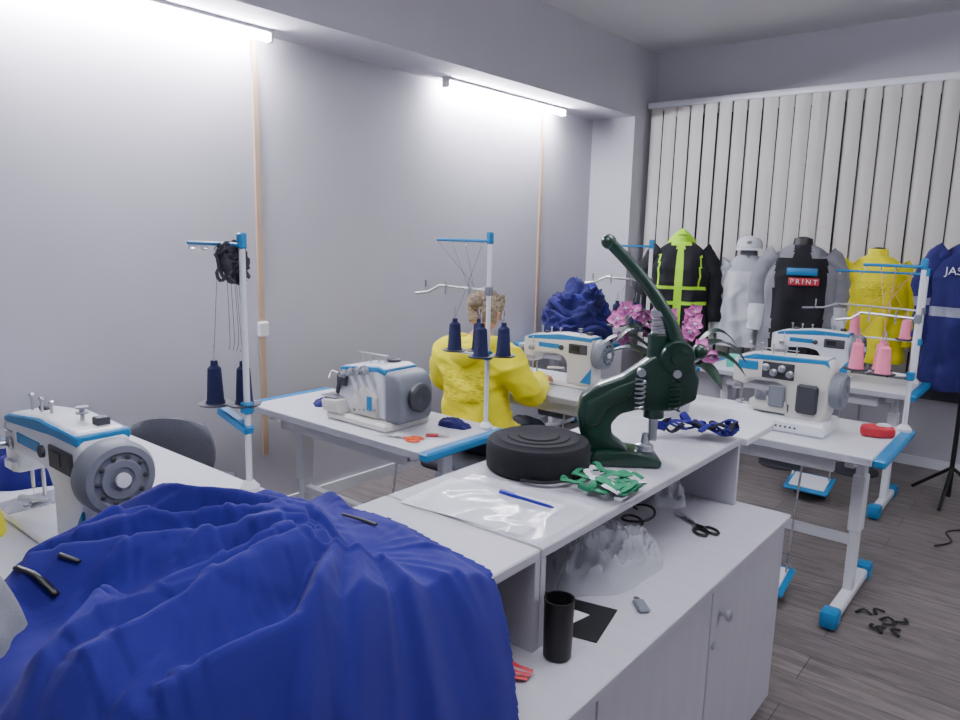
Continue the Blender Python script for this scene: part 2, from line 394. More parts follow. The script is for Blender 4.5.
def overlock(loc,rz=0):
    o=O('overlock_machine')
    o.bb(-.19,.19,-.13,.13,0,.035,M_cream,.01)
    o.prism([(-.20,.035),(-.19,.10),(-.15,.125),(-.16,.17),(-.13,.235),(.10,.262),(.135,.25),(.14,.035)],'xz',-.085,.10,M_white,.014,3)
    o.prism([(-.135,.232),(.10,.259),(.135,.248),(.135,.225),(.09,.235),(-.14,.205)],'xz',-.088,.103,M_blue,.004,1)
    o.prism([(-.06,.04),(.10,.04),(.10,.13),(.02,.17),(-.05,.12)],'xz',-.10,-.08,M_cream,.01,2)
    o.prism([(-.20,.035),(-.21,.085),(-.10,.095),(-.08,.035)],'xz',-.14,.06,M_cream,.01,2)
    o.bb(-.22,-.12,-.13,.0,.095,.101,M_steel,.002)
    o.prism([(.135,.03),(.215,.03),(.235,.06),(.24,.16),(.225,.215),(.19,.24),(.135,.245)],'xz',-.09,.10,M_grey,.018,3)
    o.lathe([(0,.238),(.055,.238),(.06,.245),(.06,.262),(.05,.27),(.02,.27),(0,.266)],(0,0,.14),M_dgrey,n=28,axis='x')
    for i,x in enumerate((-.10,-.055,-.01,.035)):
        z=.205+.012*i
        o.cyl((x,-.085,z),(x,-.10,z),.008,M_steel,n=10);o.lathe([(0,-.125),(.012,-.125),(.014,-.118),(.014,-.104),(.019,-.102),(.019,-.098),(0,-.096)],(x,0,z),M_steel,n=16,axis='y')
    for x in (-.09,-.04,.01,.05):o.cyl((x,.0,.24),(x,.0,.29),.003,M_steel,n=6)
    o.bb(-.11,.07,-.008,.008,.285,.291,M_steel,.001)
    o.lathe([(0,0),(.03,0),(.03,.01),(.012,.016),(0,.016)],(.05,.05,.258),M_dgrey,n=20)
    o.cyl((-.165,-.05,.17),(-.165,-.05,.115),.006,M_steel,n=8);o.box((-.165,-.07,.106),(.03,.06,.008),M_steel)
    o.box((-.165,-.02,.17),(.05,.09,.05),M_steel,bev=.01);o.tube([(-.19,-.06,.19),(-.205,-.08,.20),(-.2,-.1,.17)],.004,M_steel,n=6,smooth=4)
    o.box((-.14,-.095,.145),(.02,.012,.07),M_dgrey,rot=(0,.3,0));o.box((.06,-.10,.10),(.03,.006,.06),M_blue,bev=.002)
    o.bb(-.15,-.09,-.10,-.083,.15,.20,M_dgrey,.004)
    for i in range(5):o.cyl((-.03+.03*i,-.1,.06+.004*i),(-.03+.03*i,-.106,.06+.004*i),.005,M_steel,n=8)
    return o.done(loc,rz,scale=1.04)
overlock((-2.36,2.17,Z))

def coverstitch(loc,rz=0):
    o=O('coverstitch_machine')
    o.bb(-.25,.22,-.12,.14,0,.06,M_white,.012)
    o.bb(-.27,-.10,-.13,-.0,.06,.085,M_white,.01)
    o.prism([(.03,.05),(.19,.05),(.21,.10),(.215,.30),(.19,.335),(-.12,.33),(-.19,.315),(-.215,.29),(-.215,.19),(-.15,.18),(-.13,.21),(-.03,.215),(.02,.19)],'xz',-.06,.07,M_cream,.016,3)
    o.prism([(-.2,.30),(.18,.315),(.205,.30),(.19,.333),(-.12,.328)],'xz',-.063,.073,M_blue,.003,1)
    o.bb(-.19,-.10,-.065,-.058,.255,.295,M_blue,.003)
    o.bb(-.08,.06,-.064,-.058,.225,.30,M_dgrey,.005)
    o.prism([(-.13,.07),(.06,.07),(.06,.13),(-.13,.12)],'xz',-.06,.05,M_cream,.01,2)
    o.bb(.08,.17,-.085,-.058,.09,.22,M_dgrey,.01)
    o.bb(-.04,.03,-.075,-.06,.10,.20,M_grey,.006);o.bb(-.10,-.05,-.072,-.06,.12,.17,M_steel,.004)
    for i in range(4):
        x=-.06+.035*i;o.lathe([(0,-.095),(.012,-.095),(.012,-.08),(.017,-.078),(.017,-.074),(0,-.064)],(x,0,.275-.02*(i%2)),M_steel,n=14,axis='y')
    for x in (-.15,-.10,-.05,0,.05):o.cyl((x,-.02,.325),(x,-.02,.375),.003,M_steel,n=6);o.ell((x,-.02,.375),(.006,.006,.004),M_steel,n=8)
    o.bb(-.16,.06,-.024,-.016,.352,.356,M_steel,.001)
    o.lathe([(0,.21),(.075,.21),(.08,.22),(.08,.25),(.07,.262),(.03,.262),(.028,.256),(0,.256)],(0,0,.20),M_grey,n=32,axis='x')
    o.cyl((-.18,-.01,.19),(-.18,-.01,.13),.006,M_steel,n=8);o.cyl((-.18,-.01,.13),(-.18,-.01,.088),.003,M_steel,n=6)
    o.box((-.18,-.02,.095),(.03,.05,.01),M_steel);o.box((-.19,-.04,.17),(.04,.03,.03),M_steel,bev=.006)
    for i in range(6):o.cyl((.0+.02*i,-.12,.03),(.0+.02*i,-.124,.03),.005,M_dgrey,n=8)
    return o.done(loc,rz)
coverstitch((-.98,3.38,Z))

def cone(o,c,m,h=.13,r=.031):
    o.lathe([(.006,0),(r+.004,0),(r,.008),(r*.78,h*.86),(r*.5,h*.92),(.012,h*.93),(.011,h*1.05),(.003,h*1.05)],c,m,n=20)
def thread_stand(base,top,arm,tray_z,cones,cm,bar=None,name='thread_stand',cr=.031):
    o=O(name);x,y,z0=base;h=top-z0
    o.cyl((0,0,0),(0,0,h),.010,M_white,n=12);o.lathe([(0,0),(.032,0),(.032,.012),(.016,.03),(.012,.03)],(0,0,0),M_white)
    o.box((0,0,h),(.026,.026,.05),M_blue,bev=.005)
    dx,dy=arm;L=math.hypot(dx,dy);a=math.atan2(dy,dx)
    o.box((dx/2,dy/2,h-.012),(L,.03,.013),M_blue,rot=(0,0,a),bev=.004)
    for k in (.15,.45,.7,.95):
        o.tube([(dx*k,dy*k,h-.015),(dx*k,dy*k-.012,h-.03),(dx*k,dy*k+.012,h-.03),(dx*k,dy*k,h-.015)],.0022,M_steel,n=5,smooth=3)
    tz=tray_z-z0
    for c in cones:
        o.tube([(0,0,tz-.006),(c[0],c[1],tz-.006)],.006,M_white,n=8)
        o.lathe([(0,0),(.05,0),(.054,.006),(.048,.006),(0,.004)],(c[0],c[1],tz-.004),M_dgrey,n=24)
        o.cyl((c[0],c[1],tz),(c[0],c[1],tz+.19),.003,M_steel,n=6)
        cone(o,(c[0],c[1],tz+.003),cm,r=cr)
    o.box((0,0,tz-.006),(.035,.035,.04),M_blue,bev=.006)
    if bar:
        bz=bar-z0
        o.box((0,0,bz),(.03,.03,.04),M_grey,bev=.005)
        ex,ey=arm
        o.tube([(0,0,bz),(ex*.95,ey*.95-.0,bz+.01),(ex*1.1,ey*1.1-.02,bz-.02),(ex*1.35,ey*1.35-.03,bz-.03)],.006,M_steel,n=8)
        for k in (.35,.8,1.2):o.cyl((ex*k,ey*k-.01,bz-.03),(ex*k,ey*k-.01,bz+.03),.004,M_steel,n=6)
    for i,c in enumerate(cones):
        k=(.15,.45,.7,.95)[i%4]
        o.tube([(c[0],c[1],tz+.14),(dx*k,dy*k,h-.03)],.0008,cm,n=4)
    return o
o=thread_stand((-2.0,1.28,Z),1.56,(-.27,-.02),1.04,[(-.03,.01),(-.10,-.05)],M_thr,cr=.027)
o.box((-.07,.0,.22),(.17,.035,.03),M_blue,rot=(0,0.25,.0),bev=.005)
h=1.56-Z
for i in range(26):
    r=.04
    pts=[(-.05+random.uniform(-r,r),random.uniform(-r,r),h-.01-random.random()*.12) for _ in range(5)]
    o.tube(pts,.006,M_tangle,n=5,smooth=4)
o.ell((-.045,0,h-.065),(.035,.035,.06),M_tangle,nz=.5,nf=20,n=16)
for i in range(5):o.tube([(-.09+.02*i,0,h-.08),(-.10+.025*i,.01,h-.3),(-.09+.02*i,.0,.45)],.0009,M_tangle,n=4,smooth=4)
o.done((-2.0,1.28,Z))
thread_stand((-1.92,2.40,Z),1.58,(-.27,-.03),1.09,[(-.17,-.02),(-.09,.05),(.02,-.07),(.07,.02)],M_thr,bar=1.36).done((-1.92,2.40,Z))
thread_stand((-1.82,3.68,Z),1.56,(-.28,-.02),1.10,[(-.19,.0),(-.1,.05),(.0,-.09)],M_thr,bar=1.36).done((-1.82,3.68,Z))
thread_stand((-.53,3.69,Z),1.51,(-.24,0),1.02,[(-.22,-.02),(-.13,.03),(-.10,-.07)],M_pink,bar=1.27).done((-.53,3.69,Z))
thread_stand((-.70,5.02,Z),1.43,(-.5,0),1.02,[(-.36,.0),(-.08,.02)],M_pink,bar=1.2).done((-.70,5.02,Z))

# ------------------------------------------------------------ cabinet
X0,XF,XC=-1.27,-.80,-.64
HB,HT=.72,.95
o=O('storage_cabinet')
y0,y1=.05,2.36
o.bb(X0,XC+.012,y0,y1+.03,HB-.025,HB,M_cab,.003)
o.bb(X0,X0+.018,y0,y1,HB,HT-.024,M_cabin,.001)
o.bb(X0,XF,y0,1.196,HT-.024,HT,M_cab,.003);o.bb(X0,XF,1.2,y1,HT-.024,HT,M_cab,.003)
for y in (y0,1.178,1.2,y1-.02):o.bb(X0+.018,XF,y,y+.018,HB,HT-.024,M_cab,.001)
o.bb(X0,XC-.02,y0,y1+.02,.07,HB-.025,M_cab,.002)
o.bb(X0+.03,XC-.05,y0+.02,y1+.0,0,.07,M_dgrey,0)
ys=[.07,.60,1.18,1.775,2.375]
for a,b in zip(ys[:-1],ys[1:]):o.bb(XC-.02,XC,a+.003,b-.003,.075,HB-.03,M_cab,.002)
for yk,zk in ((1.84,.60),(.55,.6),(.65,.6)):
    o.lathe([(.008,0),(.008,.014),(.016,.02),(.016,.03),(.006,.034),(0,.034)],(XC,yk,zk),M_steel,n=20,axis='x')
o.lathe([(.011,0),(.011,.006),(.007,.008),(0,.008)],(XC,1.80,.52),M_steel,n=18,axis='x')
pts=[(X0,y1+.002),(XF+.02,y1+.002)]+[(X0+.245+.245*math.cos(a),y1+.24+.22*math.sin(a)) for a in [math.radians(t) for t in range(0,181,12)]]
o.prism(pts,'xy',HT-.024,HT,M_white,.003,1)
o.bb(X0+.05,X0+.09,y1+.02,y1+.36,HB,HT-.024,M_cab,.002);o.bb(X0,X0+.3,y1+.03,y1+.40,.0,HB,M_cab,.002)
o.done()

def crumple(name,c,rx,ry,h,m,seed=0,n=44,fold=.3,rz=0,fr=3.0,base=0.0):
    o=O(name);vs=[];fs=[];R=n//2
    vs.append((0,0,h))
    for i in range(1,R+1):
        t=i/R
        for k in range(n):
            a=2*math.pi*k/n;d=V((math.cos(a),math.sin(a),0))
            w=1+.22*noise.noise(d*1.6+V((seed,0,0)))
            x=rx*t*w*d.x;y=ry*t*w*d.y
            q=V((x/rx*fr*.5,y/ry*fr*.5,seed*1.7))
            z=h*(1-t**2.6)**.7*(1+fold*(ridge(q)-.4))+h*fold*.25*ridge(q*2.3)*(1-t)
            if i==R:z=base
            vs.append((x,y,max(z,base)))
    for k in range(n):fs.append((0,1+k,1+(k+1)%n))
    for i in range(R-1):
        for k in range(n):
            a=1+i*n+k;b=1+i*n+(k+1)%n;fs.append((a,a+n,b+n,b))
    fs.append(tuple(1+(R-1)*n+k for k in range(n)))
    o.raw(vs,fs,m);return o.done(c,rz,angle=60)
def cloth_pile(name,c,rx,ry,h):
    o=O(name);rnd=random.Random(5);n=90;R=60;vs=[];fs=[]
    for i in range(R+1):
        ph=math.pi*.5*i/R
        for k in range(n):
            a=2*math.pi*k/n;d=V((math.cos(a)*math.sin(ph),math.sin(a)*math.sin(ph),math.cos(ph)))
            e=1+.16*noise.noise(d*1.8+V((3,1,0)))+.13*(ridge(V((d.x*2.2,d.y*2.2,d.z*5)))-.3)+.05*ridge(d*6)
            z=d.z**.75*h*e
            vs.append((d.x**1*rx*e*(1.0 if ph<1.4 else .97),d.y*ry*e,max(0,z)))
    for i in range(R):
        for k in range(n):a=i*n+k;b=i*n+(k+1)%n;fs.append((a,b,b+n,a+n))
    fs.append(tuple(R*n+k for k in range(n)))
    o.raw(vs,fs,M_navy)
    for j in range(11):
        a0=rnd.uniform(-2.6,.3);z0=.11+h*.82*j/11;rr=(1-(z0/h)**2*.6)
        P=[]
        for t in range(5):
            a=a0+t*.38;P.append((rx*rr*1.02*math.cos(a),ry*rr*1.02*math.sin(a),z0+.04*math.sin(t*1.4+j)-.012*t))
        o.tube(P,[.02,.045,.05,.042,.015],M_royal if j%3 else M_navy,n=12,smooth=6,flat=.75)
    return o.done(c,0,angle=60)
cloth_pile('folded_clothes_pile',(-3.06,4.95,Z),.25,.30,.44)
crumple('blue_cloth_piece',(-2.66,.86,Z),.17,.14,.09,M_royal,5,fold=.5)
crumple('yellow_cloth_piece',(-2.25,.60,Z),.09,.06,.10,M_yel,6,fold=.5)
crumple('blue_cloth_scrap',(-2.76,2.20,Z),.07,.06,.025,M_navy,8,fold=.6)
crumple('blue_cloth_scrap',(-2.05,2.34,Z),.09,.05,.025,M_navy,9,fold=.6)
crumple('plastic_bag',(-.89,1.66,HB+.001),.12,.20,.085,M_plas,11,n=72,fold=.6,fr=7)
crumple('grey_cloth',(-1.17,.26,.957),.10,.10,.13,M_gfab,12,fold=.7)

zt=HT+.0012
o=O('webbing_roll')
o.lathe([(.012,0),(.140,0),(.146,.008),(.146,.070),(.139,.082),(.12,.086),(.115,.091),(.09,.089),(.085,.093),(.06,.090),(.055,.094),(.03,.091),(.012,.090)],(0,0,0),M_blk,n=56)
o.tube([(.13,.02,.03),(.15,-.06,.02),(.12,-.12,.012),(.05,-.15,.01)],[.008]*4,M_blk,smooth=5,flat=.3)
o.done((-1.12,1.64,zt))
def sheet(o,c,w,l,rz,m,dz,amp=.004,n=18):
    vs=[];fs=[];R=Matrix.Rotation(rz,3,'Z')
    for i in range(n+1):
        for j in range(n+1):
            p=R@V(((i/n-.5)*w,(j/n-.5)*l,0));q=V((c[0],c[1],0))+p
            vs.append((q.x,q.y,c[2]+dz+amp*(.5+.5*ridge(V((q.x*11,q.y*11,dz*900))))))
    for i in range(n):
        for j in range(n):a=i*(n+1)+j;fs.append((a,a+1,a+n+2,a+n+1))
    o.raw(vs,fs,m)
o=O('paper_sheet');sheet(o,(-1.05,1.31,zt),.34,.22,.12,M_paper,.000,.002);o.done(angle=60)
o=O('plastic_sleeve');sheet(o,(-1.0,1.32,zt),.38,.27,.05,M_plas,.006,.007,n=34);o.done(angle=60)
o=O('ballpoint_pen')
o.tube([(-.08,0,.006),(.05,0,.006),(.066,0,.006),(.078,0,.006)],[.0045,.0045,.004,.001],M_pen,n=10);o.cyl((-.085,0,.006),(-.03,0,.006),.0055,M_pen,n=10);o.box((-.06,0,.013),(.045,.003,.002),M_pen);o.done((-.96,1.37,zt+.012),.0)
o=O('green_zipper_bundle')
for i in range(22):
    a=random.uniform(0,6.28);pts=[]
    x,y=random.uniform(-.05,.05),random.uniform(-.05,.05)
    for k in range(6):
        pts.append((x,y,.008+.01*random.random()+.002*i*.5));a+=random.uniform(-1,1);x+=.035*math.cos(a);y+=.03*math.sin(a)
        x=max(-.08,min(.08,x));y=max(-.08,min(.08,y))
    o.tube(pts,.009,M_green if i%5 else M_wfab,n=6,smooth=5,flat=.35)
o.done((-.885,1.61,zt+.002))
o=O('blue_strap_bundle')
for i in range(12):
    a=random.uniform(0,6.28);pts=[];x,y=random.uniform(-.05,.05),random.uniform(-.05,.05)
    for k in range(6):
        pts.append((x,y,.02+.035*random.random()));a+=random.uniform(-1.2,1.2);x+=.05*math.cos(a);y+=.04*math.sin(a)
        x=max(-.09,min(.09,x));y=max(-.09,min(.09,y))
    o.tube(pts,.012,M_royal if i%4 else M_blk,n=6,smooth=5,flat=.3)
o.done((-.90,2.24,zt+.004))

def press():
    o=O('snap_press')
    G=M_press
    o.prism([(-.13,0),(.07,0),(.075,.02),(.03,.035),(-.02,.045),(-.12,.045),(-.14,.02)],'xz',-.06,.06,G,.008,2)
    o.prism([(-.135,.03),(-.165,.09),(-.175,.15),(-.165,.20),(-.12,.235),(-.05,.262),(.0,.30),(.06,.345),(.11,.35),(.15,.32),(.17,.26),(.165,.20),(.10,.165),(.06,.16),(.0,.165),(-.05,.15),(-.075,.12),(-.07,.085),(-.03,.055),(-.02,.03)],'xz',-.03,.03,G,.010,3)
    o.prism([(-.16,.11),(-.15,.19),(-.06,.235),(.0,.26),(-.03,.2),(-.09,.17),(-.11,.12)],'xz',-.04,.04,G,.008,2)
    o.cyl((.05,0,.14),(.05,0,.385),.030,G,n=24);o.cyl((.05,0,.07),(.05,0,.15),.014,M_steel,n=16)
    sp=[(.05+.02*math.cos(t*.9),.02*math.sin(t*.9),.385+t*.0012) for t in range(0,50)]
    o.tube(sp,.0035,M_steel,n=6);o.lathe([(0,0),(.026,0),(.026,.014),(.012,.02),(.012,.03),(0,.03)],(.05,0,.44),M_steel,n=20)
    o.lathe([(0,0),(.028,0),(.026,.015),(.014,.02),(.010,.05),(0,.05)],(.03,0,.04),M_steel,n=20)
    for x in (.0,.1):
        o.cyl((x,-.036,.28),(x,-.055,.28),.012,M_steel,n=12)
        sp=[(x+.014*math.cos(t*.9),-.045+.014*math.sin(t*.9),.17+t*.002) for t in range(0,46)];o.tube(sp,.003,G if x else M_steel,n=5)
    o.lathe([(0,-.05),(.045,-.05),(.05,-.04),(.05,.04),(.045,.05),(0,.05)],(.10,0,.325),G,n=30,axis='y')
    o.lathe([(0,-.062),(.02,-.062),(.022,-.05),(0,-.05)],(.10,0,.325),G,n=20,axis='y')
    o.tube([(.11,-.01,.32),(.098,-.01,.37),(.07,-.01,.435),(.02,-.01,.51),(-.04,-.01,.58),(-.09,-.01,.63),(-.105,-.01,.643)],[.026,.024,.020,.018,.017,.017,.016],G,n=16,smooth=6)
    o.ell((-.108,-.01,.646),(.022,.022,.021),G)
    o.tube([(.12,-.01,.335),(.16,-.01,.34)],[.016,.013],G,n=12);o.ell((.168,-.01,.34),(.022,.022,.022),G)
    return o.done((-.94,1.87,zt),math.radians(36),scale=.98)
press()

def orchid():
    o=O('potted_orchid')
    o.lathe([(0,0),(.055,0),(.075,.12),(.08,.13),(.072,.13),(.068,.115),(0,.112)],(0,0,0),M_pot,n=28)
    def leaf(a,L,w,lift,droop):
        vs=[];fs=[];n=12
        for i in range(n+1):
            t=i/n;r=L*t;z=.125+lift*math.sin(t*math.pi*.75)-droop*t*t
            ww=w*math.sin(math.pi*min(1,t*.92+.08))**.7
            for k,(s) in enumerate((-1,-.5,0,.5,1)):
                lx=r;ly=s*ww;lz=z+abs(s)*.25*ww
                vs.append((lx*math.cos(a)-ly*math.sin(a),lx*math.sin(a)+ly*math.cos(a),lz))
        for i in range(n):
            for k in range(4):q=i*5+k;fs.append((q,q+1,q+6,q+5))
        o.raw(vs,fs,M_leaf)
    for a,L,w,l,d in ((.2,.25,.045,.13,.05),(.75,.27,.045,.17,.06),(1.3,.2,.035,.12,.06),(2.4,.24,.045,.12,.03),(3.4,.30,.055,.12,.04),(3.75,.30,.055,.17,.02),(4.0,.24,.05,.2,.0),(4.3,.18,.04,.12,.05),(5.3,.22,.042,.14,.05),(.5,.22,.04,.2,.02),(5.9,.23,.04,.10,.06),(2.9,.2,.045,.21,.0),(3.6,.2,.05,.24,-.02)):leaf(a,L,w,l,d)
    def flower(c,d,s):
        R=V((0,0,1)).rotation_difference(V(d)).to_matrix().to_4x4();M=Matrix.Translation(c)@R
        for k in range(5):
            a=k*2*math.pi/5+.3;L=s*(1 if k%2 else .9);vs=[];fs=[]
            for i in range(6):
                t=i/5;ww=L*.42*math.sin(math.pi*(.1+.88*t))
                for u in (-1,0,1):
                    px=L*t;py=u*ww;pz=.006*u*u+.2*L*t*t-.01*t
                    vs.append((px*math.cos(a)-py*math.sin(a),px*math.sin(a)+py*math.cos(a),pz))
            for i in range(5):
                for u in range(2):q=i*3+u;fs.append((q,q+1,q+4,q+3))
            o.raw(vs,fs,M_petal,M)
        b=bmesh.new();bmesh.ops.create_uvsphere(b,u_segments=8,v_segments=6,radius=s*.2);o.bm(b,M_white,M)
    for st in ([(0,0,.12),(-.05,-.02,.26),(-.10,-.06,.35),(-.15,-.11,.38),(-.19,-.15,.32)],[(0,0,.12),(.03,.02,.25),(.04,.02,.33),(.05,.0,.38),(.07,-.02,.34)],[(0,0,.12),(.0,.02,.25),(-.03,.0,.34),(-.07,-.06,.40)]):
        o.tube(st,.004,M_stem,n=6,smooth=6);P=catmull(st,6)
        for q in P[-15::3]:
            d=V((.6+random.uniform(-.5,.5),-.9,random.uniform(-.3,.4))).normalized()
            flower(tuple(V(q)+d*.012+V((0,0,random.uniform(-.02,.02)))),d,random.uniform(.032,.042))
    for q in ((.10,-.02,.27),(.13,-.0,.23),(-.16,-.12,.28)):
        o.tube([(0,0,.13),V(q)],.003,M_stem,n=5);flower(q,(.5,-.8,.3),.034)
    return o.done((-1.11,2.50,zt),angle=60)
orchid()

hz=HB+.001
o=O('black_cup');o.lathe([(0,0),(.027,0),(.030,.004),(.032,.12),(.033,.132),(.030,.132),(.029,.12),(.025,.01),(0,.008)],(0,0,0),M_black,n=32);o.done((-.755,1.205,hz))
o=O('black_envelope');o.prism([(-.14,-.08),(.14,-.08),(.14,.08),(-.14,.08)],'xy',0,.003,M_black,.0008,1);o.prism([(-.13,-.07),(.05,-.075),(.09,.02),(-.11,.05)],'xy',.0035,.0055,M_paper,.0005,1);o.done((-.87,1.35,hz),.22)
o=O('usb_stick');o.box((0,0,.005),(.03,.055,.01),M_grey,bev=.004);o.box((0,.034,.005),(.014,.016,.005),M_steel,bev=.001);o.done((-.715,1.51,hz),.8)
def scissors(loc,rz,hm):
    o=O('scissors')
    for s in (-1,1):
        o.prism([(-.005*s,-.002),(.006*s,-.005),(.012*s,.09),(.004*s,.12)],'xy',.002+.002*(s>0),.0035+.002*(s>0),M_steel,.0004,1)
        pts=[(-.002*s-.018*s+.016*math.cos(t)*1.0,-.05+.028*math.sin(t),.005) for t in [k*math.pi/8 for k in range(17)]]
        o.tube(pts,.004,hm,n=6);o.tube([(0,0,.005),(-.01*s,-.022,.005)],.005,hm,n=6)
    o.cyl((0,0,0),(0,0,.008),.004,M_steel,n=10);return o.done(loc,rz)
scissors((-.82,2.08,hz),1.0,M_black)
o=O('black_cable')
pts=[(.04*math.cos(t*.7)*(1+.1*math.sin(t)),.05*math.sin(t*.7)+.01*t-.05,.006+.001*t) for t in range(0,16)];o.tube(pts,.004,M_black,n=6,smooth=4);o.done((-.98,1.98,hz))
crumple('plastic_bag',(-1.0,2.22,hz),.08,.08,.07,M_plas,15,n=50,fold=.6,fr=6)
o=O('red_strap')
for i in range(3):o.tube([(-.03,-.02+.015*i,.005+.003*i),(0,-.03+.015*i,.010+.003*i),(.03,-.01+.01*i,.006+.003*i)],.006,M_red,n=6,smooth=5,flat=.4)
o.done((-.78,1.10,hz))
scissors((-2.06,2.04,Z),1.9,M_orange)
o=O('thread_snips');o.tube([(-.05,.01,.006),(0,0,.006),(.05,-.002,.005)],[.005,.008,.001],M_steel,n=6);o.tube([(-.05,-.012,.006),(0,0,.006),(.05,.002,.005)],[.006,.008,.001],M_red,n=6);o.done((-1.98,2.16,Z),.5)
o=O('red_pincushion');o.prism([(-.07,-.03),(.0,-.045),(.07,-.02),(.06,.03),(-.02,.045),(-.07,.02)],'xy',0,.05,M_red,.016,3);o.ell((.02,0,.05),(.03,.02,.012),M_wfab,n=12);o.done((-.60,3.50,Z),.3)
o=O('teal_box');o.bb(-.08,.08,-.06,.06,0,.07,mat('teal_card',(70,180,160),.6),.004);o.bb(-.082,.082,-.062,.062,.055,.075,mat('teal_lid',(100,200,182),.6),.004);o.done((-1.68,4.80,Z),.2)
o=O('fabric_tray');o.bb(-.12,.10,-.1,.1,0,.025,M_white,.006);o.bb(-.10,.08,-.08,.08,.025,.032,M_paper,.004);o.done((-1.40,3.30,Z),.1)

def office_chair(loc,rz,back=True,name='office_chair',seat_z=.45,m=None):
    m=m or M_gfab;o=O(name)
    for k in range(5):
        a=k*2*math.pi/5+.3;x,y=.25*math.cos(a),.25*math.sin(a)
        o.tube([(0,0,.11),(x*.5,y*.5,.095),(x,y,.075)],[.022,.018,.014],M_black,n=8)
        o.lathe([(0,-.012),(.022,-.012),(.025,-.006),(.025,.006),(.022,.012),(0,.012)],(x,y,.0255),M_black,n=16,axis='y');o.cyl((x,y,.04),(x,y,.08),.008,M_black,n=8)
    o.cyl((0,0,.08),(0,0,.25),.028,M_black);o.cyl((0,0,.25),(0,0,seat_z-.07),.018,M_steel)
    o.bb(-.1,.1,-.1,.1,seat_z-.08,seat_z-.06,M_black,.004)
    o.box((0,0,seat_z-.035),(.40,.38,.07),m,bev=.03,seg=4)
    if back:
        o.tube([(0,-.15,seat_z-.07),(0,-.25,seat_z-.04),(0,-.27,seat_z+.1),(0,-.25,seat_z+.22)],.016,M_black,n=8,smooth=5,flat=2)
        W=.19;H0,H1=seat_z+.04,seat_z+.36
        b=bmesh.new();bmesh.ops.create_cube(b,size=1);bmesh.ops.subdivide_edges(b,edges=b.edges[:],cuts=9,use_grid_fill=True)
        for v in b.verts:
            x,y,z=v.co*2
            th=(1-.55*max(abs(x),abs(z))**3)
            xx=x*math.sqrt(max(0,1-z*z*.42));zz2=z*math.sqrt(max(0,1-x*x*.42))
            v.co=V((xx*W,-.235+y*.03*th+.05*x*x,(H0+H1)/2+zz2*(H1-H0)/2*1.1))
        bmesh.ops.smooth_vert(b,verts=b.verts[:],factor=.5);o.bm(b,m)
    return o.done(loc,rz,angle=50)
M_chair=mat('chair_fabric',(84,86,96),.9,var=.05,vs=20,bump=.3,bs=300)
office_chair((-3.10,1.64,0),.8,seat_z=.42,m=M_chair)
office_chair((-2.36,2.83,0),0,back=False,name='swivel_stool',m=M_chair)

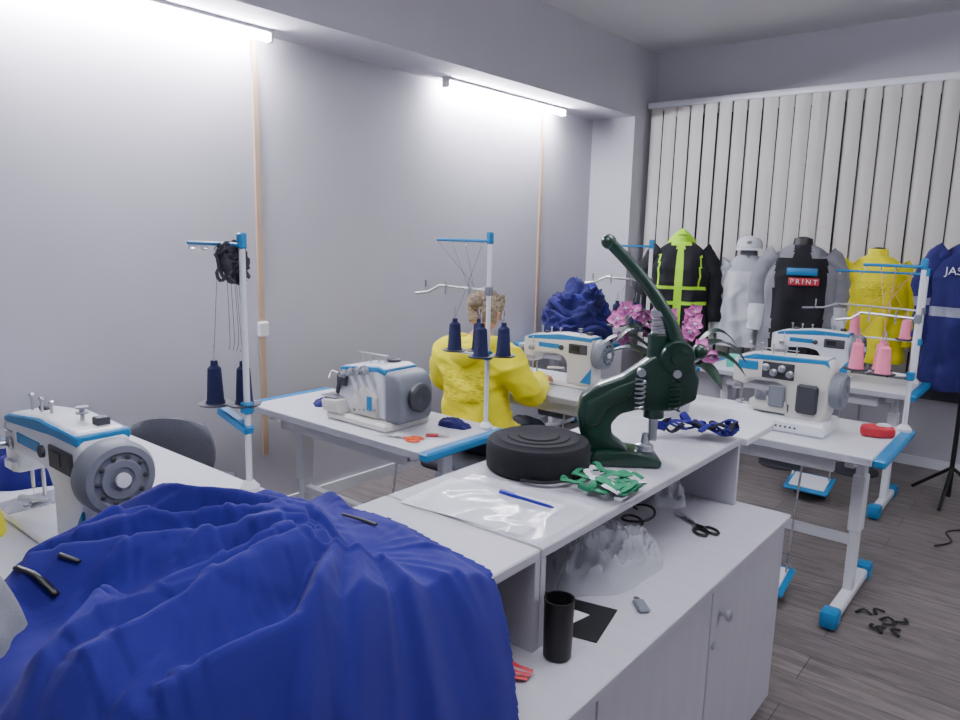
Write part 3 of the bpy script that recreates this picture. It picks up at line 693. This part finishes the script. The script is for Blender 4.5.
# ------------------------------------------------------------ garments on mannequins
def garment(name,loc,rz,mfun,top_z=1.5,hem=.82,w=.23,neck='black',collar=None,extra=None,arm_out=.09,tripod=False):
    o=O(name);N=80;Rr=70
    zs=top_z
    def prof(t):
        z=hem+(zs-hem)*t
        d=zs-z
        if d<.09:
            q=d/.09;a=.062+(w*.86-.062)*q**.62;b=.062+(.105-.062)*q**.7
        else:
            q=min(1,(d-.09)/.12);a=w*.86+(w-w*.86)*q;b=.105+.035*q
        a+=.02*max(0,(.25-t))*2;b+=.02*max(0,.3-t)*2
        return z,a,b
    vs=[];fs=[];ms=[]
    sd=V((loc[0]*3,7,1))
    for i in range(Rr+1):
        t=i/Rr;t=1-(1-t)**1.35;z,a,b=prof(t)
        for k in range(N):
            th=2*math.pi*k/N;c,s=math.cos(th),math.sin(th)
            x=a*math.copysign(abs(c)**.8,c);y=b*math.copysign(abs(s)**.85,s)
            fold=(1-t)*.016*math.sin(th*9+3*noise.noise(V((x*4,y*4,z*3))+sd))+.016*ridge(V((x*6,y*6,z*5))+sd)*min(1,(1-t)*4)
            vs.append((x+c*fold,y+s*fold,z))
    for i in range(Rr):
        for k in range(N):
            a=i*N+k;b=i*N+(k+1)%N;fs.append((a,b,b+N,a+N))
            q=V(vs[a])+V(vs[b+N]);q/=2;ms.append(mfun(q.x,q.y,q.z-hem,zs-q.z,'body'))
    o.raw(vs,fs,ms)
    for sx in (-1,1):
        P=catmull([(sx*w*.66,0,zs-.075),(sx*(w*.90),0,zs-.13),(sx*(w+.03),-.005,zs-.26),(sx*(w+arm_out-.01),-.02,zs-.42),(sx*(w+arm_out),-.05,zs-.60)],8)
        n=28;vs=[];fs=[];ms=[];L=len(P)
        for i,p in enumerate(P):
            t=i/(L-1);r=.078*(1-.35*t) if t<.94 else .042
            T=(P[min(i+1,L-1)]-P[max(i-1,0)]).normalized();nx=T.cross(V((0,1,0))).normalized();ny=T.cross(nx)
            for k in range(n):
                a=2*math.pi*k/n;q=p+(nx*math.cos(a)+ny*math.sin(a))*(r+.010*ridge(p*9+nx*math.cos(a)*.7+sd)+.006*math.sin(t*40+a*2)*t)
                vs.append(tuple(q))
        for i in range(L-1):
            for k in range(n):
                a=i*n+k;b=i*n+(k+1)%n;fs.append((a,b,b+n,a+n));ms.append(mfun(vs[a][0],vs[a][1],vs[a][2]-hem,zs-vs[a][2],'sleeve'))
        fs.append(tuple((L-1)*n+k for k in range(n)));ms.append(mfun(1,0,0,.6,'sleeve'))
        o.raw(vs,fs,ms)
    cm=collar or mfun(0,-.1,.6,.02,'collar')
    o.lathe([(.066,-.012),(.062,.02),(.058,.045),(.052,.045),(.052,.0)],(0,0,zs),cm,n=28)
    nk={'black':M_black,'white':M_wfab}[neck]
    o.lathe([(.05,-.02),(.048,.035),(.044,.046),(.03,.053),(.01,.056),(0,.056)],(0,0,zs),nk,n=24)
    o.lathe([(.12,0),(.10,.02),(.0,.03)],(0,0,hem-.0),M_black,n=24)
    o.cyl((0,0,.03),(0,0,hem+.05),.014,M_steel if not tripod else M_black,n=12)
    if tripod:
        for a in (.3,2.4,4.5):o.tube([(0,0,.22),(.26*math.cos(a),.26*math.sin(a),.012)],.011,M_black,n=8)
    else:o.lathe([(0,0),(.16,0),(.16,.012),(.03,.03),(0,.03)],(0,0,0),M_dgrey,n=36)
    if extra:extra(o,zs)
    return o.done(loc,rz,angle=80)
FX=Matrix.Rotation(math.pi/2,4,'X')
def m1(x,y,h,d,part):
    if part=='collar':return M_lime
    if part=='sleeve':return M_blk
    if y<0:
        if abs(x)<.028:return M_lime
        if abs(x)<.075 and d<.03:return M_lime
        if .33<d<.355 and abs(x)<.20:return M_lime
        if .45<d<.475:return M_lime
        if .145<abs(x)<.158 and .10<d<.34:return M_lime
    return M_blk
def hood(o,zs):
    vs=[];fs=[];n=32;m=12
    for i in range(m+1):
        t=i/m
        for k in range(n):
            a=2*math.pi*k/n
            r=(1-t)**.65
            x=.105*r*math.cos(a);y=.02+.085*r*math.sin(a)
            z=zs-.035+.135*t**.9+(.02*(1-t) if y>0 else 0)
            k2=.008*math.sin(a*5+t*6)*(1-t)
            vs.append((x+k2,y,z))
    for i in range(m):
        for k in range(n):a=i*n+k;b=i*n+(k+1)%n;fs.append((a,b,b+n,a+n))
    o.raw(vs,fs,M_lime)
garment('hi_vis_jacket_on_mannequin',(-2.40,5.36,0),.38,m1,top_z=1.57,hem=.78,w=.22,extra=hood,arm_out=.06)
M_lg=mat('lightgrey_fab',(176,178,186),.9,bump=.2,bs=300)
def m2(x,y,h,d,part):
    if part=='sleeve':return M_wfab if d>.2 else M_lg
    if y<0 and abs(x)<.006:return M_gfab
    if d<.12:return M_lg
    return M_wfab
def cap(o,zs):
    z=zs+.045
    o.lathe([(.092,0),(.096,.02),(.088,.06),(.065,.085),(.03,.096),(.0,.098)],(0,0,z),M_wfab,n=30);o.ell((0,0,z+.098),(.009,.009,.006),M_wfab,n=10)
    vs=[];fs=[];n=16
    for i in range(4):
        for k in range(n+1):
            a=math.pi+math.pi*k/n;r=.09+.07*i/3*math.sin(math.pi*k/n)
            vs.append((r*math.cos(a)*.95,r*math.sin(a),z+.012-.006*i))
    for i in range(3):
        for k in range(n):q=i*(n+1)+k;fs.append((q,q+1,q+n+2,q+n+1))
    o.raw(vs,fs,M_wfab);o.ell((0,-.088,z+.05),(.02,.008,.014),M_gfab,n=12)
garment('white_jacket_on_mannequin',(-1.95,5.56,0),.30,m2,top_z=1.48,hem=.80,w=.17,neck='white',extra=cap,arm_out=.01)
def m3(x,y,h,d,part):
    if part=='collar':return M_black
    if part=='sleeve':return M_gfab if d<.40 else M_wfab
    if d<.085:return M_gfab if abs(x)>.055 else M_blk
    if abs(x)>.165:return M_gfab
    return M_blk
def tprint(o,zs):
    T=Matrix.Translation
    y=-.170
    # plain stand-in mark: one blue bar
    o.box((.005,y,zs-.178),(.19,.004,.048),M_blue,bev=.001)
    o.box((0.02,y,zs-.245),(.19,.004,.05),M_red,bev=.001)
    o.text('P R I N T',.044,T((0.02,y-.004,zs-.246))@FX,M_white,.0008)
garment('black_grey_jacket_on_mannequin',(-1.50,5.32,0),.30,m3,top_z=1.57,hem=.79,w=.225,extra=tprint,arm_out=.04)
def m4(x,y,h,d,part):
    if part=='body' and y<0 and abs(x)<.10 and .17<d<.28:return M_print2
    return M_yel
garment('yellow_sweatshirt_on_mannequin',(-1.07,5.52,0),.22,m4,top_z=1.51,hem=.80,w=.20,arm_out=.03)
def m5(x,y,h,d,part):
    if part=='collar':return M_navy
    if part=='sleeve' and .34<d<.385:return M_refl
    if part=='body' and .40<d<.445:return M_refl
    return M_navy
def jas(o,zs):
    o.text('JAS',.065,Matrix.Translation((-.135,-.163,zs-.18))@FX,M_white,.0008)
garment('blue_jacket_on_mannequin',(-.47,5.27,0),.16,m5,top_z=1.62,hem=.72,w=.24,arm_out=.02,extra=jas,tripod=True)

# ------------------------------------------------------------ seated person
def person(loc):
    verts=[];edges=[];rad=[]
    def J(p,r,par=None):
        verts.append(p);rad.append(r if isinstance(r,tuple) else (r,r))
        if par is not None:edges.append((par,len(verts)-1))
        return len(verts)-1
    pel=J((0,0,.565),(.18,.14));wa=J((0,-.03,.70),(.18,.135),pel);ch=J((0,-.03,.86),(.19,.14),wa);uc=J((0,-.01,.98),(.155,.11),ch)
    nb=J((0,.02,1.06),.075,uc);nk=J((0,.035,1.13),.05,nb)
    hands=[]
    for s in (-1,1):
        sh=J((s*.175,-.01,.985),.088,uc);me=J((s*.235,.02,.89),.074,sh);el=J((s*.275,.06,.80),.066,me);fa=J((s*.22,.24,.815),.052,el);wr=J((s*.15,.37,.825),.038,fa)
        hp=J((s*.10,.05,.55),.105,pel);kn0=J((s*.12,.25,.545),.088,hp);kn=J((s*.13,.42,.53),.072,kn0);cf=J((s*.13,.43,.33),.06,kn);an=J((s*.13,.40,.11),.042,cf);toe=J((s*.135,.50,.05),.042,an);t2=J((s*.137,.58,.04),.034,toe)
        hands.append((s,V((s*.15,.37,.825))))
    me=bpy.data.meshes.new('sk');me.from_pydata(verts,edges,[]);ob=bpy.data.objects.new('sk',me);bpy.context.collection.objects.link(ob)
    md=ob.modifiers.new('s','SKIN');md.use_smooth_shade=True
    for i,r in enumerate(rad):
        me.skin_vertices[0].data[i].radius=r;me.skin_vertices[0].data[i].use_root=(i==0)
    sb=ob.modifiers.new('ss','SUBSURF');sb.levels=4;sb.render_levels=4
    dg=bpy.context.evaluated_depsgraph_get();ev=bpy.data.meshes.new_from_object(ob.evaluated_get(dg))
    o=O('seated_person')
    V_=[];
    for v in ev.vertices:
        c=v.co.copy();n=v.normal
        if .6<c.z<1.06 :
            c=c+n*(.010*ridge(V((c.x*7,c.y*7,c.z*12)))+.012*max(0,ridge(V((c.x*5+c.z*9,c.y*6,c.z*4))))**2+.003*noise.noise(c*30))
        V_.append(tuple(c))
    ms=[]
    for p in ev.polygons:
        c=p.center
        if c.z>1.09 and abs(c.x)<.1:m=M_skin
        elif c.z<.14:m=M_black
        elif c.z<.60 or (c.y>.12 and c.z<.66):m=M_jean
        elif c.y<-.05 and abs(c.x)<.13 and .76<c.z<.93:m=M_print
        else:m=M_yel
        ms.append(m)
    o.raw(V_,[tuple(p.vertices) for p in ev.polygons],ms)
    bpy.data.objects.remove(ob);bpy.data.meshes.remove(ev)
    o.lathe([(.185,0),(.20,.02),(.195,.05),(.18,.06)],(0,-.015,.60),M_yel,n=36)
    o.tube([(-.10,.04,1.06),(-.12,-.04,1.065),(-.07,-.11,1.04),(0,-.14,1.005),(.07,-.11,1.04),(.12,-.04,1.065),(.10,.04,1.06)],[.022,.035,.048,.058,.048,.035,.022],M_yel,n=14,smooth=6)
    o.tube([(.10,.04,1.06),(.05,.085,1.045),(0,.095,1.035),(-.05,.085,1.045),(-.10,.04,1.06)],.024,M_yel,n=10,smooth=6)
    for s,w in hands:
        o.tube([w+V((s*.01,-.03,0)),w+V((0,.0,0))],.042,M_yel,n=16)
        pc=w+V((-s*.015,.055,-.012));o.ell(pc,(.040,.048,.017),M_skin,rot=(-.25,0,s*.25),n=18)
        for i in range(4):
            bx=pc+V(((i-1.5)*.019,.036,-.004));L=(.075,.085,.080,.062)[i if s>0 else 3-i]
            o.tube([bx-V((0,.02,0)),bx+V((0,L*.35,.008)),bx+V((0,L*.7,-.004)),bx+V((0,L*.95,-.024))],[.010,.0095,.0085,.0065],M_skin,n=10,smooth=3)
        tb=pc+V((-s*.034,-.012,-.002));o.tube([tb,tb+V((-s*.022,.025,-.004)),tb+V((-s*.030,.055,-.012))],[.012,.0105,.008],M_skin,n=10,smooth=4)
    b=bmesh.new();bmesh.ops.create_uvsphere(b,u_segments=40,v_segments=28,radius=1)
    for v in b.verts:
        x,y,z=v.co
        X=x*.076;Y=y*.094;Zz=z*.115
        if z<0:X*=1-.28*(-z)**1.5*(1 if y>-.3 else .6);Y*=1-.12*(-z)
        if y>0:
            X*=1-.06*y
            Y-=.010*math.exp(-((abs(x)-.42)/.2)**2-((z-.02)/.16)**2)
            Y+=.022*math.exp(-(x/.14)**2-((z+.2)/.17)**2)*(y>.4)
            Y+=.008*math.exp(-(x/.3)**2-((z+.5)/.08)**2)
            Y+=.008*math.exp(-(x/.35)**2-((z+.82)/.15)**2)
        v.co=V((X,Y,Zz))
    H=Matrix.Translation((0,.055,1.205))@Matrix.Rotation(-.22,4,'X')
    o.bm(b,M_skin,H)
    for s in (-1,1):
        for c,r,m in (((s*.032,.083,.004),(.012,.008,.008),M_white),((s*.032,.090,.004),(.005,.003,.005),M_black),((s*.077,-.005,-.008),(.010,.018,.030),M_skin),((s*.032,.086,.026),(.016,.004,.003),M_hair)):
            bb=bmesh.new();bmesh.ops.create_uvsphere(bb,u_segments=14,v_segments=10,radius=1)
            for v in bb.verts:v.co=V((v.co.x*r[0]+c[0],v.co.y*r[1]+c[1],v.co.z*r[2]+c[2]))
            o.bm(bb,m,H)
    bb=bmesh.new();bmesh.ops.create_uvsphere(bb,u_segments=14,v_segments=8,radius=1)
    for v in bb.verts:v.co=V((v.co.x*.022,v.co.y*.005+.086,v.co.z*.006-.058))
    o.bm(bb,mat('lips',(170,90,85),.5),H)
    b=bmesh.new();bmesh.ops.create_uvsphere(b,u_segments=40,v_segments=28,radius=1)
    for v in b.verts:
        x,y,z=v.co;k=1+.03*noise.noise(V((x*14,y*14,z*3)))
        v.co=V((x*.084*k,(y*.101-.006)*k,z*.121*k+.004))
    dl=[f for f in b.faces if (f.calc_center_median().y>.045 and f.calc_center_median().z<.06) or (f.calc_center_median().z<-.065) or (f.calc_center_median().y>.0 and f.calc_center_median().z<-.03)]
    bmesh.ops.delete(b,geom=dl,context='FACES');o.bm(b,M_hair,H)
    vs=[];fs=[];n=40
    for i,(rr,zz) in enumerate(((1.0,-.035),(1.05,-.02),(1.05,.028),(1.0,.045))):
        for k in range(n):
            a=2*math.pi*k/n;vs.append((.086*rr*math.cos(a),-.006+.103*rr*math.sin(a),.04+zz+.02*math.sin(a)))
    for i in range(3):
        for k in range(n):a=i*n+k;c=i*n+(k+1)%n;fs.append((a,c,c+n,a+n))
    o.raw(vs,fs,M_camo,H)
    bb=bmesh.new();bmesh.ops.create_uvsphere(bb,u_segments=20,v_segments=14,radius=1)
    for v in bb.verts:
        k=1+.10*math.sin(6*math.atan2(v.co.z,v.co.x)+8*v.co.y);v.co=V((v.co.x*.042*k,v.co.y*.034*k-.115,v.co.z*.040*k+.035))
    o.bm(bb,M_hair,H)
    return o.done(loc,.12,angle=70)
person((-2.32,2.83,0))

o=O('blue_cloth_on_table');
sheet(o,(-2.70,3.38,Z),.22,.24,.1,M_navy,.002,.02,n=26);o.done(angle=80)
o=O('fabric_scraps')
for i in range(8):
    x,y=random.gauss(0,.05),random.gauss(0,.04);a=random.random()*6
    o.tube([(x,y,.006),(x+.04*math.cos(a),y+.04*math.sin(a),.012),(x+.06*math.cos(a+.8),y+.06*math.sin(a+.8),.006)],.008,M_blk,n=6,smooth=3,flat=.4)
o.done((-.46,3.30,.002))
o=O('floor_cable');o.tube([(0,0,.006),(.06,.12,.006),(.02,.26,.006),(.10,.36,.006),(.2,.34,.006),(.3,.42,.006)],.005,M_black,n=6,smooth=6);o.done((-.42,4.4,0))

# ------------------------------------------------------------ world, lights, camera
w=bpy.data.worlds.new('world');bpy.context.scene.world=w;w.use_nodes=True
w.node_tree.nodes['Background'].inputs[0].default_value=(.6,.65,.8,1);w.node_tree.nodes['Background'].inputs[1].default_value=.3
def area(n,loc,rot,sx,sy,e,col):
    l=bpy.data.lights.new(n,'AREA');l.shape='RECTANGLE';l.size=sx;l.size_y=sy;l.energy=e;l.color=col
    ob=bpy.data.objects.new(n,l);bpy.context.collection.objects.link(ob);ob.location=loc;ob.rotation_euler=rot
for i,(x,y) in enumerate(PL):
    area('room_fill_%d'%i,(x,y,ZC-.37),(0,0,0),1.1,.1,10,(.95,.95,1))  # added downward fill at each unseen pendant
    area('ceiling_fill_%d'%i,(x,y,ZC-.30),(math.pi,0,0),1.1,.1,40,(.95,.95,1))  # added upward fill to brighten ceiling and beam
cd=bpy.data.cameras.new('camera');co=bpy.data.objects.new('camera',cd);bpy.context.collection.objects.link(co);bpy.context.scene.camera=co
f,p,yaw,roll=727,math.radians(9.91),math.radians(39.24),math.radians(1.31)
hh=V((-math.sin(yaw),math.cos(yaw),0));r0=V((math.cos(yaw),math.sin(yaw),0));zz=V((0,0,1))
F=math.cos(p)*hh-math.sin(p)*zz;U0=math.sin(p)*hh+math.cos(p)*zz
R=math.cos(roll)*r0+math.sin(roll)*U0;U=-math.sin(roll)*r0+math.cos(roll)*U0
co.matrix_world=Matrix(((R.x,U.x,-F.x,0),(R.y,U.y,-F.y,0),(R.z,U.z,-F.z,1.6),(0,0,0,1)))
cd.sensor_width=36;cd.lens=36*f/960;cd.clip_start=.02
